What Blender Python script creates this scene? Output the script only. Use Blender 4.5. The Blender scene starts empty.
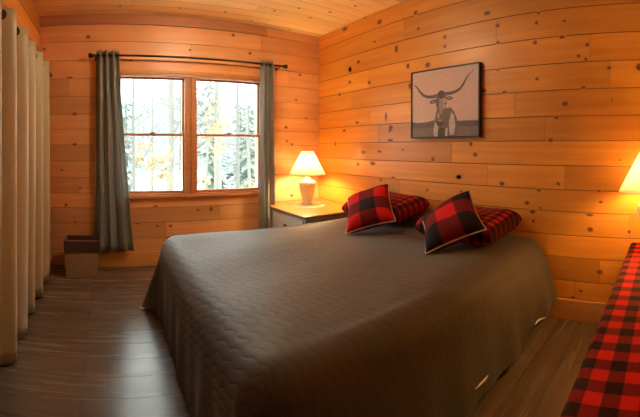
import bpy, math, random
from mathutils import Matrix, Vector
PI = math.pi
sc = bpy.context.scene
COL = sc.collection
random.seed(4)

# ------------------------------------------------------------------ camera
F = 356.6556
CAM = Vector((-2.3122, -3.4556, 1.1514))
ROT = Matrix.Rotation(-.5927, 4, 'Z') @ Matrix.Rotation(-.0028, 4, 'X') @ Matrix.Rotation(-.0021, 4, 'Y')
VY = 148.816
cd = bpy.data.cameras.new('camera')
co = bpy.data.objects.new('camera', cd)
COL.objects.link(co)
M = ROT @ Matrix.Rotation(PI / 2, 4, 'X')
M.translation = CAM
co.matrix_world = M
cd.type = 'PANO'
cd.panorama_type = 'CENTRAL_CYLINDRICAL'
cd.central_cylindrical_range_u_min = -320 / F
cd.central_cylindrical_range_u_max = 320 / F
cd.central_cylindrical_range_v_min = (VY - 417) / F
cd.central_cylindrical_range_v_max = VY / F
cd.central_cylindrical_radius = 1
sc.camera = co

def on(x, y, axis, val):
    """where the line of sight through photo point (x, y) meets a plane of the room"""
    u = (x - 320) / F
    d = ROT.to_3x3() @ Vector((math.sin(u), math.cos(u), (VY - y) / F))
    i = 'xyz'.index(axis)
    return CAM + d * ((val - CAM[i]) / d[i])

# ------------------------------------------------------------------ tags
def tag(o, label=None, cat=None, group=None, kind=None):
    if label: o['label'] = label
    if cat: o['category'] = cat
    if group: o['group'] = group
    if kind: o['kind'] = kind
    return o

def empty(name, loc=(0, 0, 0), rz=0):
    o = bpy.data.objects.new(name, None)
    o.empty_display_size = .1
    COL.objects.link(o)
    o.location = loc
    o.rotation_euler = (0, 0, rz)
    return o

# ------------------------------------------------------------------ mesh builder
class MB:
    def __init__(s):
        s.v, s.f, s.m, s.uv, s.a, s.k = [], [], [], [], [], []
    def face(s, pts, mat=0, uv=None, rnd=0.0, knot=None):
        b = len(s.v)
        s.v += [tuple(p) for p in pts]
        s.f.append(list(range(b, b + len(pts))))
        s.m.append(mat)
        s.uv += uv if uv else [(0, 0)] * len(pts)
        s.a += [rnd] * len(pts)
        s.k += knot if knot else [0.0] * len(pts)
    def grid(s, P, closed_u=False, closed_v=False, mat=0, uvs=None):
        """P[i][j] points, shared vertices"""
        n, m = len(P), len(P[0])
        b = len(s.v)
        for r in P:
            s.v += [tuple(p) for p in r]
        for i in range(n if closed_u else n - 1):
            for j in range(m if closed_v else m - 1):
                i2, j2 = (i + 1) % n, (j + 1) % m
                s.f.append([b + i * m + j, b + i2 * m + j, b + i2 * m + j2, b + i * m + j2])
                s.m.append(mat)
                if uvs:
                    s.uv += [uvs[i][j], uvs[i2][j], uvs[i2][j2], uvs[i][j2]]
                else:
                    s.uv += [(0, 0)] * 4
                s.a += [0.0] * 4
                s.k += [0.0] * 4
    def box(s, x0, x1, y0, y1, z0, z1, mat=0):
        p = [(x0, y0, z0), (x1, y0, z0), (x1, y1, z0), (x0, y1, z0), (x0, y0, z1), (x1, y0, z1), (x1, y1, z1), (x0, y1, z1)]
        b = len(s.v)
        s.v += p
        for q in ((0, 3, 2, 1), (4, 5, 6, 7), (0, 1, 5, 4), (1, 2, 6, 5), (2, 3, 7, 6), (3, 0, 4, 7)):
            s.f.append([b + i for i in q])
            s.m.append(mat)
            for i in q:
                P = p[i]
                if q in ((0, 3, 2, 1), (4, 5, 6, 7)): s.uv.append((P[0], P[1]))
                elif q in ((0, 1, 5, 4), (2, 3, 7, 6)): s.uv.append((P[0], P[2]))
                else: s.uv.append((P[1], P[2]))
            s.a += [0.3] * 4
            s.k += [0.0] * 4
    def tube(s, pts, rad, n=8, mat=0, cap=True):
        pts = [Vector(p) for p in pts]
        rows = []
        up = None
        for i, p in enumerate(pts):
            t = (pts[min(i + 1, len(pts) - 1)] - pts[max(i - 1, 0)]).normalized()
            if up is None:
                up = t.orthogonal().normalized()
            up = (up - t * up.dot(t))
            up = up.normalized() if up.length > 1e-6 else t.orthogonal().normalized()
            w = t.cross(up)
            r = rad[i] if isinstance(rad, (list, tuple)) else rad
            rows.append([p + (up * math.cos(2 * PI * k / n) + w * math.sin(2 * PI * k / n)) * r for k in range(n)])
        s.grid(rows, closed_v=True, mat=mat)
        if cap:
            s.face(list(reversed(rows[0])), mat)
            s.face(rows[-1], mat)
    def loop(s, pts, rad, n=6, mat=0):
        pts = [Vector(p) for p in pts]
        L = len(pts)
        rows = []
        up = None
        for i, p in enumerate(pts):
            t = (pts[(i + 1) % L] - pts[i - 1]).normalized()
            if up is None: up = t.orthogonal().normalized()
            up = (up - t * up.dot(t)).normalized()
            w = t.cross(up)
            rows.append([p + (up * math.cos(2 * PI * k / n) + w * math.sin(2 * PI * k / n)) * rad for k in range(n)])
        s.grid(rows, closed_u=True, closed_v=True, mat=mat)
    def lathe(s, prof, c=(0, 0, 0), n=32, mat=0):
        rows = [[(c[0] + r * math.cos(2 * PI * k / n), c[1] + r * math.sin(2 * PI * k / n), c[2] + z) for k in range(n)] for r, z in prof]
        s.grid(rows, closed_v=True, mat=mat)
    def build(s, name, mats, parent=None, smooth=False, bevel=0, solid=0, merge=False, seg=2):
        me = bpy.data.meshes.new(name)
        me.from_pydata(s.v, [], s.f)
        mats = mats if isinstance(mats, (list, tuple)) else [mats]
        for m in mats: me.materials.append(m)
        me.polygons.foreach_set('material_index', s.m)
        ul = me.uv_layers.new(name='UVMap')
        ul.data.foreach_set('uv', [c for q in s.uv for c in q])
        at = me.attributes.new('rnd', 'FLOAT', 'CORNER')
        at.data.foreach_set('value', s.a)
        at = me.attributes.new('knot', 'FLOAT', 'CORNER')
        at.data.foreach_set('value', s.k)
        if smooth: me.polygons.foreach_set('use_smooth', [True] * len(s.f))
        me.update()
        o = bpy.data.objects.new(name, me)
        COL.objects.link(o)
        if parent: o.parent = parent
        if merge:
            w = o.modifiers.new('w', 'WELD'); w.merge_threshold = 1e-5
        if solid:
            w = o.modifiers.new('s', 'SOLIDIFY'); w.thickness = solid; w.offset = 0
        if bevel:
            w = o.modifiers.new('b', 'BEVEL'); w.width = bevel; w.segments = seg; w.limit_method = 'ANGLE'
            me.polygons.foreach_set('use_smooth', [True] * len(s.f))
            w.harden_normals = True
        return o

# ------------------------------------------------------------------ materials
def mat(name, color=(.5, .5, .5), rough=.5, metal=0, **kw):
    m = bpy.data.materials.new(name)
    m.use_nodes = True
    b = m.node_tree.nodes['Principled BSDF']
    b.inputs['Base Color'].default_value = (*color, 1)
    b.inputs['Roughness'].default_value = rough
    b.inputs['Metallic'].default_value = metal
    for k, v in kw.items(): b.inputs[k.replace('_', ' ')].default_value = v
    return m

class NT:
    def __init__(s, m): s.m = m; s.t = m.node_tree; s.b = s.t.nodes.get('Principled BSDF')
    def n(s, typ, ins=None, **kw):
        x = s.t.nodes.new(typ)
        for k, v in kw.items(): setattr(x, k, v)
        for k, v in (ins or {}).items():
            if isinstance(v, bpy.types.NodeSocket): s.t.links.new(v, x.inputs[k])
            else: x.inputs[k].default_value = v
        return x
    def math(s, op, a, b=0.0, c=0.0):
        return s.n('ShaderNodeMath', {0: a, 1: b, 2: c}, operation=op).outputs[0]
    def mix(s, f, a, b, mode='MIX'):
        x = s.n('ShaderNodeMix', data_type='RGBA', blend_type=mode)
        for i, v in ((0, f), (6, a), (7, b)):
            if isinstance(v, bpy.types.NodeSocket): s.t.links.new(v, x.inputs[i])
            else: x.inputs[i].default_value = v if i == 0 else (*v, 1)
        return x.outputs[2]
    def ramp(s, f, stops):
        x = s.n('ShaderNodeValToRGB', {0: f})
        e = x.color_ramp.elements
        while len(e) < len(stops): e.new(.5)
        for q, (p, c) in zip(e, stops): q.position = p; q.color = (*c, 1)
        return x.outputs[0]
    def link(s, a, b): s.t.links.new(a, b)

def pine(name, light, dark, deep=(.13, .045, .012), rough=.38, bump=.15):
    m = mat(name, rough=rough)
    t = NT(m)
    uv = t.n('ShaderNodeUVMap').outputs[0]
    rnd = t.n('ShaderNodeAttribute', attribute_name='rnd').outputs['Fac']
    kn = t.n('ShaderNodeAttribute', attribute_name='knot').outputs['Fac']
    sep = t.n('ShaderNodeSeparateXYZ', {0: uv})
    off = t.math('MULTIPLY', rnd, 37.0)
    v1 = t.n('ShaderNodeCombineXYZ', {0: t.math('MULTIPLY', sep.outputs[0], 1.1), 1: t.math('MULTIPLY', sep.outputs[1], 22.0), 2: off}).outputs[0]
    n1 = t.n('ShaderNodeTexNoise', {'Vector': v1, 'Scale': 1.0, 'Detail': 4.0, 'Roughness': .55, 'Distortion': .5}).outputs[0]
    v2 = t.n('ShaderNodeCombineXYZ', {0: t.math('MULTIPLY', sep.outputs[0], 1.2), 1: t.math('MULTIPLY', sep.outputs[1], 3.0), 2: off}).outputs[0]
    n2 = t.n('ShaderNodeTexNoise', {'Vector': v2, 'Scale': 1.3, 'Detail': 2.0}).outputs[0]
    g = t.math('ADD', t.math('MULTIPLY', n1, .6), t.math('MULTIPLY', n2, .4))
    mid = tuple((a + b) / 2 for a, b in zip(light, dark))
    c = t.ramp(g, [(.32, dark), (.5, mid), (.64, light)])
    tone = t.math('MULTIPLY_ADD', rnd, .34, .84)
    c = t.mix(1.0, c, t.n('ShaderNodeCombineXYZ', {0: tone, 1: tone, 2: tone}).outputs[0], 'MULTIPLY')
    kf = t.n('ShaderNodeMapRange', {0: t.math('ADD', kn, t.math('MULTIPLY', t.math('SUBTRACT', n1, .5), .3)), 1: .05, 2: .62}, interpolation_type='SMOOTHSTEP').outputs[0]
    c = t.mix(kf, c, deep)
    t.link(c, t.b.inputs['Base Color'])
    bp = t.n('ShaderNodeBump', {'Height': n1, 'Strength': bump, 'Distance': .004}).outputs[0]
    t.link(bp, t.b.inputs['Normal'])
    return m

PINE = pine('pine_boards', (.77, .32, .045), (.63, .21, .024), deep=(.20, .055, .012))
PINE_F = pine('pine_boards_far_wall_daylit', (.78, .39, .165), (.66, .285, .10), deep=(.24, .07, .02))  # same pine as PINE, with the paler, pinker cast of daylight put into its colour
PINE_K = pine('crown_board', (.56, .24, .10), (.46, .17, .06))
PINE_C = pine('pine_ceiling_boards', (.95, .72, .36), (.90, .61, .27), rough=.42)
PINE_T = pine('pine_trim', (.74, .36, .11), (.62, .26, .07))
PINE_D = pine('window_wood', (.64, .30, .14), (.53, .21, .09), rough=.35)
PINE_N = pine('nightstand_wood', (.46, .20, .035), (.38, .145, .025), rough=.3)
GROOVE = mat('groove_wood', (.27, .10, .025), .8)

def floor_mat():
    m = mat('vinyl_plank', rough=.3)
    t = NT(m)
    p = t.n('ShaderNodeNewGeometry').outputs['Position']
    br = t.n('ShaderNodeTexBrick', {'Vector': p, 'Scale': 1.0, 'Mortar Size': .0016, 'Mortar Smooth': .3, 'Bias': 0.0,
             'Brick Width': 1.22, 'Row Height': .152, 'Color1': (0, 0, 0, 1), 'Color2': (1, 1, 1, 1), 'Mortar': (.5, .5, .5, 1)}, offset=.37)
    s = t.n('ShaderNodeSeparateXYZ', {0: p})
    row = t.math('FLOOR', t.math('DIVIDE', s.outputs[1], .152))
    v = t.n('ShaderNodeCombineXYZ', {0: t.math('MULTIPLY', s.outputs[0], 1.3), 1: t.math('MULTIPLY', s.outputs[1], 17.0), 2: t.math('MULTIPLY', row, 3.7)}).outputs[0]
    n1 = t.n('ShaderNodeTexNoise', {'Vector': v, 'Scale': 1.2, 'Detail': 5.0, 'Roughness': .6, 'Distortion': .4}).outputs[0]
    g = t.math('ADD', t.math('MULTIPLY', n1, .75), t.math('MULTIPLY', t.n('ShaderNodeSeparateColor', {0: br.outputs[0]}).outputs[0], .25))
    c = t.ramp(g, [(.3, (.078, .051, .034)), (.5, (.128, .086, .058)), (.80, (.165, .114, .078))])
    c = t.mix(br.outputs['Fac'], c, (.02, .012, .008))
    t.link(c, t.b.inputs['Base Color'])
    t.link(t.math('MULTIPLY_ADD', n1, .14, .19), t.b.inputs['Roughness'])
    hb = t.math('SUBTRACT', t.math('MULTIPLY', n1, .25), br.outputs['Fac'])
    t.link(t.n('ShaderNodeBump', {'Height': hb, 'Strength': .35, 'Distance': .003}).outputs[0], t.b.inputs['Normal'])
    return m
FLOOR = floor_mat()

def plaid(name, cell, ox, oy, red=(.60, .010, .008), midc=(.15, .008, .008), blk=(.012, .010, .010)):
    m = mat(name, rough=.9)
    t = NT(m)
    uv = t.n('ShaderNodeUVMap').outputs[0]
    s = t.n('ShaderNodeSeparateXYZ', {0: uv})
    fs = []
    for i, o in ((0, ox), (1, oy)):
        x = t.math('FRACT', t.math('ADD', t.math('DIVIDE', s.outputs[i], 2 * cell), o))
        d = t.math('ABSOLUTE', t.math('SUBTRACT', x, .5))
        fs.append(t.n('ShaderNodeMapRange', {0: d, 1: .235, 2: .265}).outputs[0])
    a = t.math('MULTIPLY', t.math('ADD', fs[0], fs[1]), .5)
    c = t.ramp(a, [(.0, blk), (.5, midc), (1, red)])
    nz = t.n('ShaderNodeTexNoise', {'Vector': uv, 'Scale': 260.0, 'Detail': 2.0}).outputs[0]
    c = t.mix(t.math('MULTIPLY', nz, .35), c, (.05, .01, .01))
    t.link(c, t.b.inputs['Base Color'])
    t.link(t.n('ShaderNodeBump', {'Height': nz, 'Strength': .5, 'Distance': .003}).outputs[0], t.b.inputs['Normal'])
    t.b.inputs['Sheen Weight'].default_value = .0
    t.b.inputs['Specular IOR Level'].default_value = .15
    return m

def fabric(name, c, rough=.9, trans=0.0, sheen=.2, scale=350):
    m = mat(name, c, rough)
    t = NT(m)
    uv = t.n('ShaderNodeTexCoord').outputs['Object']
    nz = t.n('ShaderNodeTexNoise', {'Vector': uv, 'Scale': float(scale), 'Detail': 2.0}).outputs[0]
    t.link(t.mix(nz, tuple(x * .8 for x in c), tuple(min(1, x * 1.2) for x in c)), t.b.inputs['Base Color'])
    t.link(t.n('ShaderNodeBump', {'Height': nz, 'Strength': .3, 'Distance': .002}).outputs[0], t.b.inputs['Normal'])
    t.b.inputs['Sheen Weight'].default_value = sheen
    if trans:
        tr = t.n('ShaderNodeBsdfTranslucent', {'Color': (*c, 1)})
        mx = t.n('ShaderNodeMixShader', {0: trans, 1: t.b.outputs[0], 2: tr.outputs[0]})
        t.link(mx.outputs[0], t.t.nodes['Material Output'].inputs[0])
    return m

def quilt():
    m = mat('quilted_coverlet', (.10, .08, .065), .62)
    t = NT(m)
    uv = t.n('ShaderNodeUVMap').outputs[0]
    s = t.n('ShaderNodeSeparateXYZ', {0: uv})
    wob = t.math('MULTIPLY', t.math('SINE', t.math('MULTIPLY', s.outputs[1], 2 * PI / .085)), .9)
    ph = t.math('ADD', t.math('MULTIPLY', t.math('ADD', s.outputs[0], t.math('MULTIPLY', s.outputs[1], .25)), 2 * PI / .042), wob)
    h = t.math('ABSOLUTE', t.math('SINE', t.math('MULTIPLY', ph, .5)))
    h = t.math('POWER', h, .5)
    nz = t.n('ShaderNodeTexNoise', {'Vector': uv, 'Scale': 9.0, 'Detail': 3.0}).outputs[0]
    nf = t.n('ShaderNodeTexNoise', {'Vector': uv, 'Scale': 300.0, 'Detail': 2.0}).outputs[0]
    c = t.mix(h, (.050, .038, .025), (.066, .052, .035))
    c = t.mix(t.math('MULTIPLY', nf, .25), c, (.080, .064, .047))
    t.link(c, t.b.inputs['Base Color'])
    hh = t.math('ADD', t.math('MULTIPLY', h, .5), t.math('MULTIPLY', nz, 1.2))
    t.link(t.n('ShaderNodeBump', {'Height': hh, 'Strength': .4, 'Distance': .006}).outputs[0], t.b.inputs['Normal'])
    t.b.inputs['Sheen Weight'].default_value = .12
    return m
QUILT = quilt()
CURT = fabric('grey_curtain_linen', (.44, .45, .42), trans=.5)
CLOSET = fabric('beige_curtain_cloth', (.47, .38, .23), rough=.42, trans=.05, sheen=.3)
IRON = mat('dark_iron', (.02, .02, .022), .4, .7)
BRONZE = mat('dark_grommet_metal', (.10, .06, .03), .35, .9)
CREAM = mat('cream_ceramic', (.82, .68, .40), .22)
DOILY = fabric('cream_lace', (.80, .68, .45), trans=.1)
BRASS = mat('brass', (.6, .42, .15), .3, 1)
WHITEP = mat('pale_paint', (.66, .60, .50), .45)
MATT = fabric('mattress_ticking', (.6, .57, .52))
DARKW = mat('dark_bed_frame', (.05, .03, .02), .5)
PIPING = fabric('cream_piping', (.62, .50, .36))
HEM = mat('pale_satin_hem', (.72, .66, .64), .3)
BLACKF = mat('black_picture_frame', (.018, .014, .012), .4)

def shade_mat():
    m = mat('linen_lamp_shade', (.9, .8, .6), .8)
    t = NT(m)
    tr = t.n('ShaderNodeBsdfTranslucent', {'Color': (.97, .93, .80, 1)})
    mx = t.n('ShaderNodeMixShader', {0: .78, 1: t.b.outputs[0], 2: tr.outputs[0]})
    t.link(mx.outputs[0], t.t.nodes['Material Output'].inputs[0])
    return m
SHADE = shade_mat()
def emit(name, c, s):
    m = bpy.data.materials.new(name); m.use_nodes = True
    t = NT(m); t.t.nodes.remove(t.b)
    e = t.n('ShaderNodeEmission', {'Color': (*c, 1), 'Strength': s})
    t.link(e.outputs[0], t.t.nodes['Material Output'].inputs[0])
    return m
BULB = emit('lit_bulb', (1, .69, .31), 225)
BULB2 = emit('lit_ceiling_bulb', (1, .85, .62), 34)

def glass():
    m = bpy.data.materials.new('window_glass'); m.use_nodes = True
    t = NT(m); t.t.nodes.remove(t.b)
    tr = t.n('ShaderNodeBsdfTransparent', {'Color': (.95, .97, .96, 1)})
    gl = t.n('ShaderNodeBsdfGlossy', {'Roughness': .02})
    fr = t.n('ShaderNodeFresnel', {'IOR': 1.45})
    mx = t.n('ShaderNodeMixShader', {0: t.math('MULTIPLY', fr.outputs[0], .8), 1: tr.outputs[0], 2: gl.outputs[0]})
    t.link(mx.outputs[0], t.t.nodes['Material Output'].inputs[0])
    return m
GLASS = glass()

# ------------------------------------------------------------------ boarded surfaces
def board_surface(name, O, S, U, Nn, s0, s1, levels, seams, hole=None, knots=(), m=PINE, seed=1, gap=.0028, back=.10):
    """boards run along S, stacked along U, face towards Nn; one mesh"""
    rg = random.Random(seed)
    O, S, U, Nn = Vector(O), Vector(S), Vector(U), Vector(Nn)
    P = lambda s, u, n: O + S * s + U * u + Nn * n
    flip = S.cross(U).dot(Nn) < 0
    b = MB()
    def face(pts, mi, uv, rnd, knot=None):
        if flip:
            pts = pts[::-1]; uv = uv[::-1]; knot = knot[::-1] if knot else None
        b.face(pts, mi, uv, rnd, knot)
    def minus(r):
        if not hole: return [r]
        a0, a1, u0, u1 = r
        h0, h1, w0, w1 = hole
        if a1 <= h0 or a0 >= h1 or u1 <= w0 or u0 >= w1: return [r]
        out = []
        if a0 < h0: out.append((a0, h0, u0, u1))
        if a1 > h1: out.append((h1, a1, u0, u1))
        m0, m1 = max(a0, h0), min(a1, h1)
        if u0 < w0: out.append((m0, m1, u0, w0))
        if u1 > w1: out.append((m0, m1, w1, u1))
        return out
    tones = []
    for i in range(len(levels) - 1):
        u0, u1 = levels[i], levels[i + 1]
        cuts = [s0] + sorted(x for x in seams.get(i, []) if s0 < x < s1) + [s1]
        for j in range(len(cuts) - 1):
            rnd = rg.random()
            tones.append((cuts[j], cuts[j + 1], u0, u1, rnd))
            for (a0, a1, w0, w1) in minus((cuts[j], cuts[j + 1], u0, u1)):
                g = gap
                gl = .0007 if a0 > s0 + 1e-6 else 0
                gr = .0007 if a1 < s1 - 1e-6 else 0
                i0, i1, v0, v1 = a0 + gl, a1 - gr, w0 + g, w1 - g
                face([P(i0, v0, 0), P(i1, v0, 0), P(i1, v1, 0), P(i0, v1, 0)], 0, [(i0, v0), (i1, v0), (i1, v1), (i0, v1)], rnd)
                d = -.0045
                for q in (((i0, v0), (i1, v0), (a1, w0), (a0, w0)), ((i1, v0), (i1, v1), (a1, w1), (a1, w0)), ((i1, v1), (i0, v1), (a0, w1), (a1, w1)), ((i0, v1), (i0, v0), (a0, w0), (a0, w1))):
                    pts = [P(q[0][0], q[0][1], 0), P(q[1][0], q[1][1], 0), P(q[2][0], q[2][1], d), P(q[3][0], q[3][1], d)][::-1]
                    face(pts, 1, list(q)[::-1], rnd)
    # backing slab gives the surface its thickness
    for (a0, a1, w0, w1) in minus((s0, s1, levels[0], levels[-1])):
        n0, n1 = -back, -.008
        c = [P(a0, w0, n0), P(a1, w0, n0), P(a1, w1, n0), P(a0, w1, n0), P(a0, w0, n1), P(a1, w0, n1), P(a1, w1, n1), P(a0, w1, n1)]
        for q in ((0, 3, 2, 1), (4, 5, 6, 7), (0, 1, 5, 4), (1, 2, 6, 5), (2, 3, 7, 6), (3, 0, 4, 7)):
            face([c[k] for k in q], 0, [(a0, w0)] * 4, .4)
    for (ks, ku, ra, rb) in knots:
        rnd = .5
        for t in tones:
            if t[0] <= ks <= t[1] and t[2] <= ku <= t[3]: rnd = t[4]
        n = 16
        ring = [(ks + ra * math.cos(2 * PI * k / n) * (1 + .12 * math.sin(3 * k + ks * 9)), ku + rb * math.sin(2 * PI * k / n)) for k in range(n)]
        for k in range(n):
            q = [(ks, ku), ring[k], ring[(k + 1) % n]]
            face([P(a, c, .0009) for a, c in q], 0, q, rnd, [1.0, 0.0, 0.0])
    o = b.build(name, [m, GROOVE])
    tag(o, kind='structure')
    return o

# right wall knots read off the photo: (x, y, size across, size up) in photo pixels
KR = [(345,29,5,4),(379.6,22,5,4.5),(365,16.7,3,2.5),(374.8,41.8,2.5,2.2),(358.5,62,3.5,3.5),(396.5,49,3.5,7),(350,69,3,4),(408,66,3,5),
 (415.7,12.9,4,4.5),(418.5,28.8,3,3),(349.9,70.2,2.5,4),(349.9,82.2,2.5,3),(369.3,82.5,3,3.5),(339.6,94.6,2.5,2.5),(410,86,3,6),
 (390.8,127.7,4,5),(344.4,130.7,3,2.5),(357.3,122.6,3,2.5),(386,117,2.5,9),(335.4,144,2.5,4),(363.3,152.3,5,4),(379.6,151.5,4,2.5),(390.4,140.3,5,3),(390,131,3,2),
 (402.8,149.8,3,2.5),(358,164.4,3,4),(372.7,163.5,5,3.5),(380.8,179.8,3,2.5),(393.4,177.6,4,2),(403.7,198.8,3,2),
 (444.9,37,3.5,4),(444.9,46.4,3.5,3.5),(487.3,13.2,6.5,4),(497.7,25.4,4.5,4),(498,42.5,4,3),(427.7,65,5,5),(483.9,90.9,4.5,4.5),(504.5,92.1,5,2.5),(498,70,3,2),
 (433,159.2,3.5,5),(471,143.8,3,5),(475.3,154.6,4.5,4),(459,177.3,4.5,4),(502,183.6,5,4),(427.2,190.2,2.5,2.5),(461.2,191.5,2.5,2),
 (538.6,12.9,3,3),(536.5,22.9,3.5,4),(564.4,21.1,4,2.5),(562.1,37,6,3.5),(535.2,42.6,4,4),(587.2,44.7,3.5,4),(578.5,55.9,3.5,3.5),(585.9,59.3,3.5,3),(609,67.9,4,3.5),(639,67,6,7),
 (537.2,78.9,4,3),(583.6,87.5,4,3),(565.2,103.8,6,5),(556.6,117.6,4,3),(550.6,140,5,3.5),(558.4,183.8,3.5,3.5),(538.9,190.2,4,3),(598.8,191,5,2),
 (600.8,202,4,2.5),(532.6,211.5,6,4),(533.4,221,3.5,3.5),(589.8,214.9,7,2.5),(590.2,229.5,6,4.5),(629.2,231.8,3.5,3.5),(540.7,208,3,2),
 (599.3,272,6,4.5),(573,297.5,5,2.5),(580.7,291,4,2.5),(458.7,176.9,4,3),(527,203,5,4),(612,100,2,2),(620,160,2,2)]
LR = [.0, .1405, .2614, .4179, .5659, .7237, .8721, 1.0352, 1.2036, 1.3712, 1.5494, 1.7306, 1.914, 2.10, 2.286, 2.44]
kr = []
for (px, py, w, h) in KR:
    q = on(px, py, 'x', 0)
    q1, q2 = on(px + w * .75, py, 'x', 0), on(px, py - h * .75, 'x', 0)
    kr.append((q.y, q.z, abs(q1.y - q.y), abs(q2.z - q.z)))
def sy(*p): return [on(a, 100, 'x', 0).y for a in p]
def kn_rand(n, a0, a1, b0, b1, seed):
    r = random.Random(seed)
    return [(r.uniform(a0, a1), r.uniform(b0, b1), r.uniform(.012, .028), r.uniform(.010, .02)) for _ in range(n)]
seamsR = {1: sy(575), 2: sy(600), 3: sy(547), 4: sy(440, 630), 5: sy(400), 6: sy(488, 565), 7: sy(452), 8: sy(378, 545), 9: sy(370, 515), 10: sy(352, 610),
          11: sy(369, 590), 12: sy(496), 13: sy(404, 574), 14: sy(481)}
for k in list(seamsR): seamsR[k] = seamsR[k] + [-4.2 - .13 * (k % 5)]
board_surface('wall_right', (0, 0, 0), (0, 1, 0), (0, 0, 1), (-1, 0, 0), -5.3, 0.15, LR, seamsR, knots=kr + kn_rand(18, -5.1, -3.5, .1, 2.4, 3), seed=5)

KB = [(88.2,37,4,4),(44.3,49,3,2.5),(130.6,60.5,4,1.5),(233.2,35.2,3.5,3),(249.9,53.3,3,3),(69.8,77.8,7,1.8),(74.5,114,4,3),(74.8,144.6,5,3),
 (155.4,206.3,5,1.6),(198,210,3,2),(211,209,3.5,4.5),(157.5,226,3.5,2),(170.5,226,3.5,2.5),(169,238,4,2.5),(137,223.5,5,1.5),(286,127.4,3.5,2.5),(286.9,141,2.5,2.5),
 (291.7,144.5,3,3),(291.7,195.4,3.5,3),(62,170,3,2),(80,188,3,2),(66,205,3,2.5),(75,222,2.5,2),(296,100,3,2),(306,118,2.5,2),(300,75,2.5,2),(150,24,3,2),(190,50,3,2)]
kb = []
for (px, py, w, h) in KB:
    q = on(px, py, 'y', 0)
    q1, q2 = on(px + w * .75, py, 'y', 0), on(px, py - h * .75, 'y', 0)
    kb.append((q.x, q.z, abs(q1.x - q.x), abs(q2.z - q.z)))
LB = [0, .14, .27, .42, .565, .71, .86, 1.02, 1.176, 1.33, 1.478, 1.65, 1.825, 2.0, 2.18, 2.345, 2.44]
seamsB = {2: [-1.75], 3: [-1.2], 5: [-2.6], 7: [-.35], 8: [-2.5], 10: [-.5], 11: [-2.7], 12: [-.4], 13: [-1.5], 14: [-.74]}
WX0, WX1, WZ0, WZ1 = -2.235, -.715, .688, 1.872
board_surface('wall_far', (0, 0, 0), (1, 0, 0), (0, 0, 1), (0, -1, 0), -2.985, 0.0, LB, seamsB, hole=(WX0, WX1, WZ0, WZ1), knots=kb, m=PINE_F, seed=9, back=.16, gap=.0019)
LL = [i * .1743 for i in range(15)]
board_surface('wall_left', (-2.985, 0, 0), (0, 1, 0), (0, 0, 1), (1, 0, 0), -5.3, 0.15, LL, {i: [-1.0 - (i * .83) % 3.5] for i in range(14)}, knots=kn_rand(30, -5, 0, .1, 2.4, 8), seed=12)
board_surface('wall_near', (0, -5.2, 0), (1, 0, 0), (0, 0, 1), (0, 1, 0), -2.985, 0.0, LL, {i: [-.4 - (i * .93) % 2.3] for i in range(14)}, knots=kn_rand(30, -2.9, 0, .1, 2.4, 18), seed=22)
kc = [(on(px, py, 'z', 2.44).x, on(px, py, 'z', 2.44).y, .022, .02) for (px, py) in ((251, 21), (290, 30), (274.5, 10.7), (310.6, 17.7), (180, 8), (120, 6), (330, 12), (225, 12), (299, 8), (355, 6))]
LC = [-5.3 + i * .1335 for i in range(42)]
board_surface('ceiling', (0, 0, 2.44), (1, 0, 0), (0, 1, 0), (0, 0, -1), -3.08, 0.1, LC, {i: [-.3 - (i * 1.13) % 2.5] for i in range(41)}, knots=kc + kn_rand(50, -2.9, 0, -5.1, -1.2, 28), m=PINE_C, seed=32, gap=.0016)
fb = MB(); fb.box(-3.1, .1, -5.3, .16, -.12, 0)
tag(fb.build('floor', FLOOR), kind='structure')

# trims
def strip(name, x0, x1, y0, y1, z0, z1, m=PINE_T, bev=.004):
    b = MB(); b.box(x0, x1, y0, y1, z0, z1)
    return tag(b.build(name, m, bevel=bev), kind='structure')
strip('baseboard_right', -.018, 0, -5.2, -.018, 0, .138)
strip('baseboard_far', -2.967, 0, -.018, 0, 0, .14)
strip('baseboard_left', -2.985, -2.967, -5.2, -.0, 0, .14)
strip('baseboard_near', -2.967, -.018, -5.2, -5.182, 0, .14)
strip('trim_1', -2.985, -.67, -.016, 0, 2.345, 2.44, PINE_K, .003)

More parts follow.
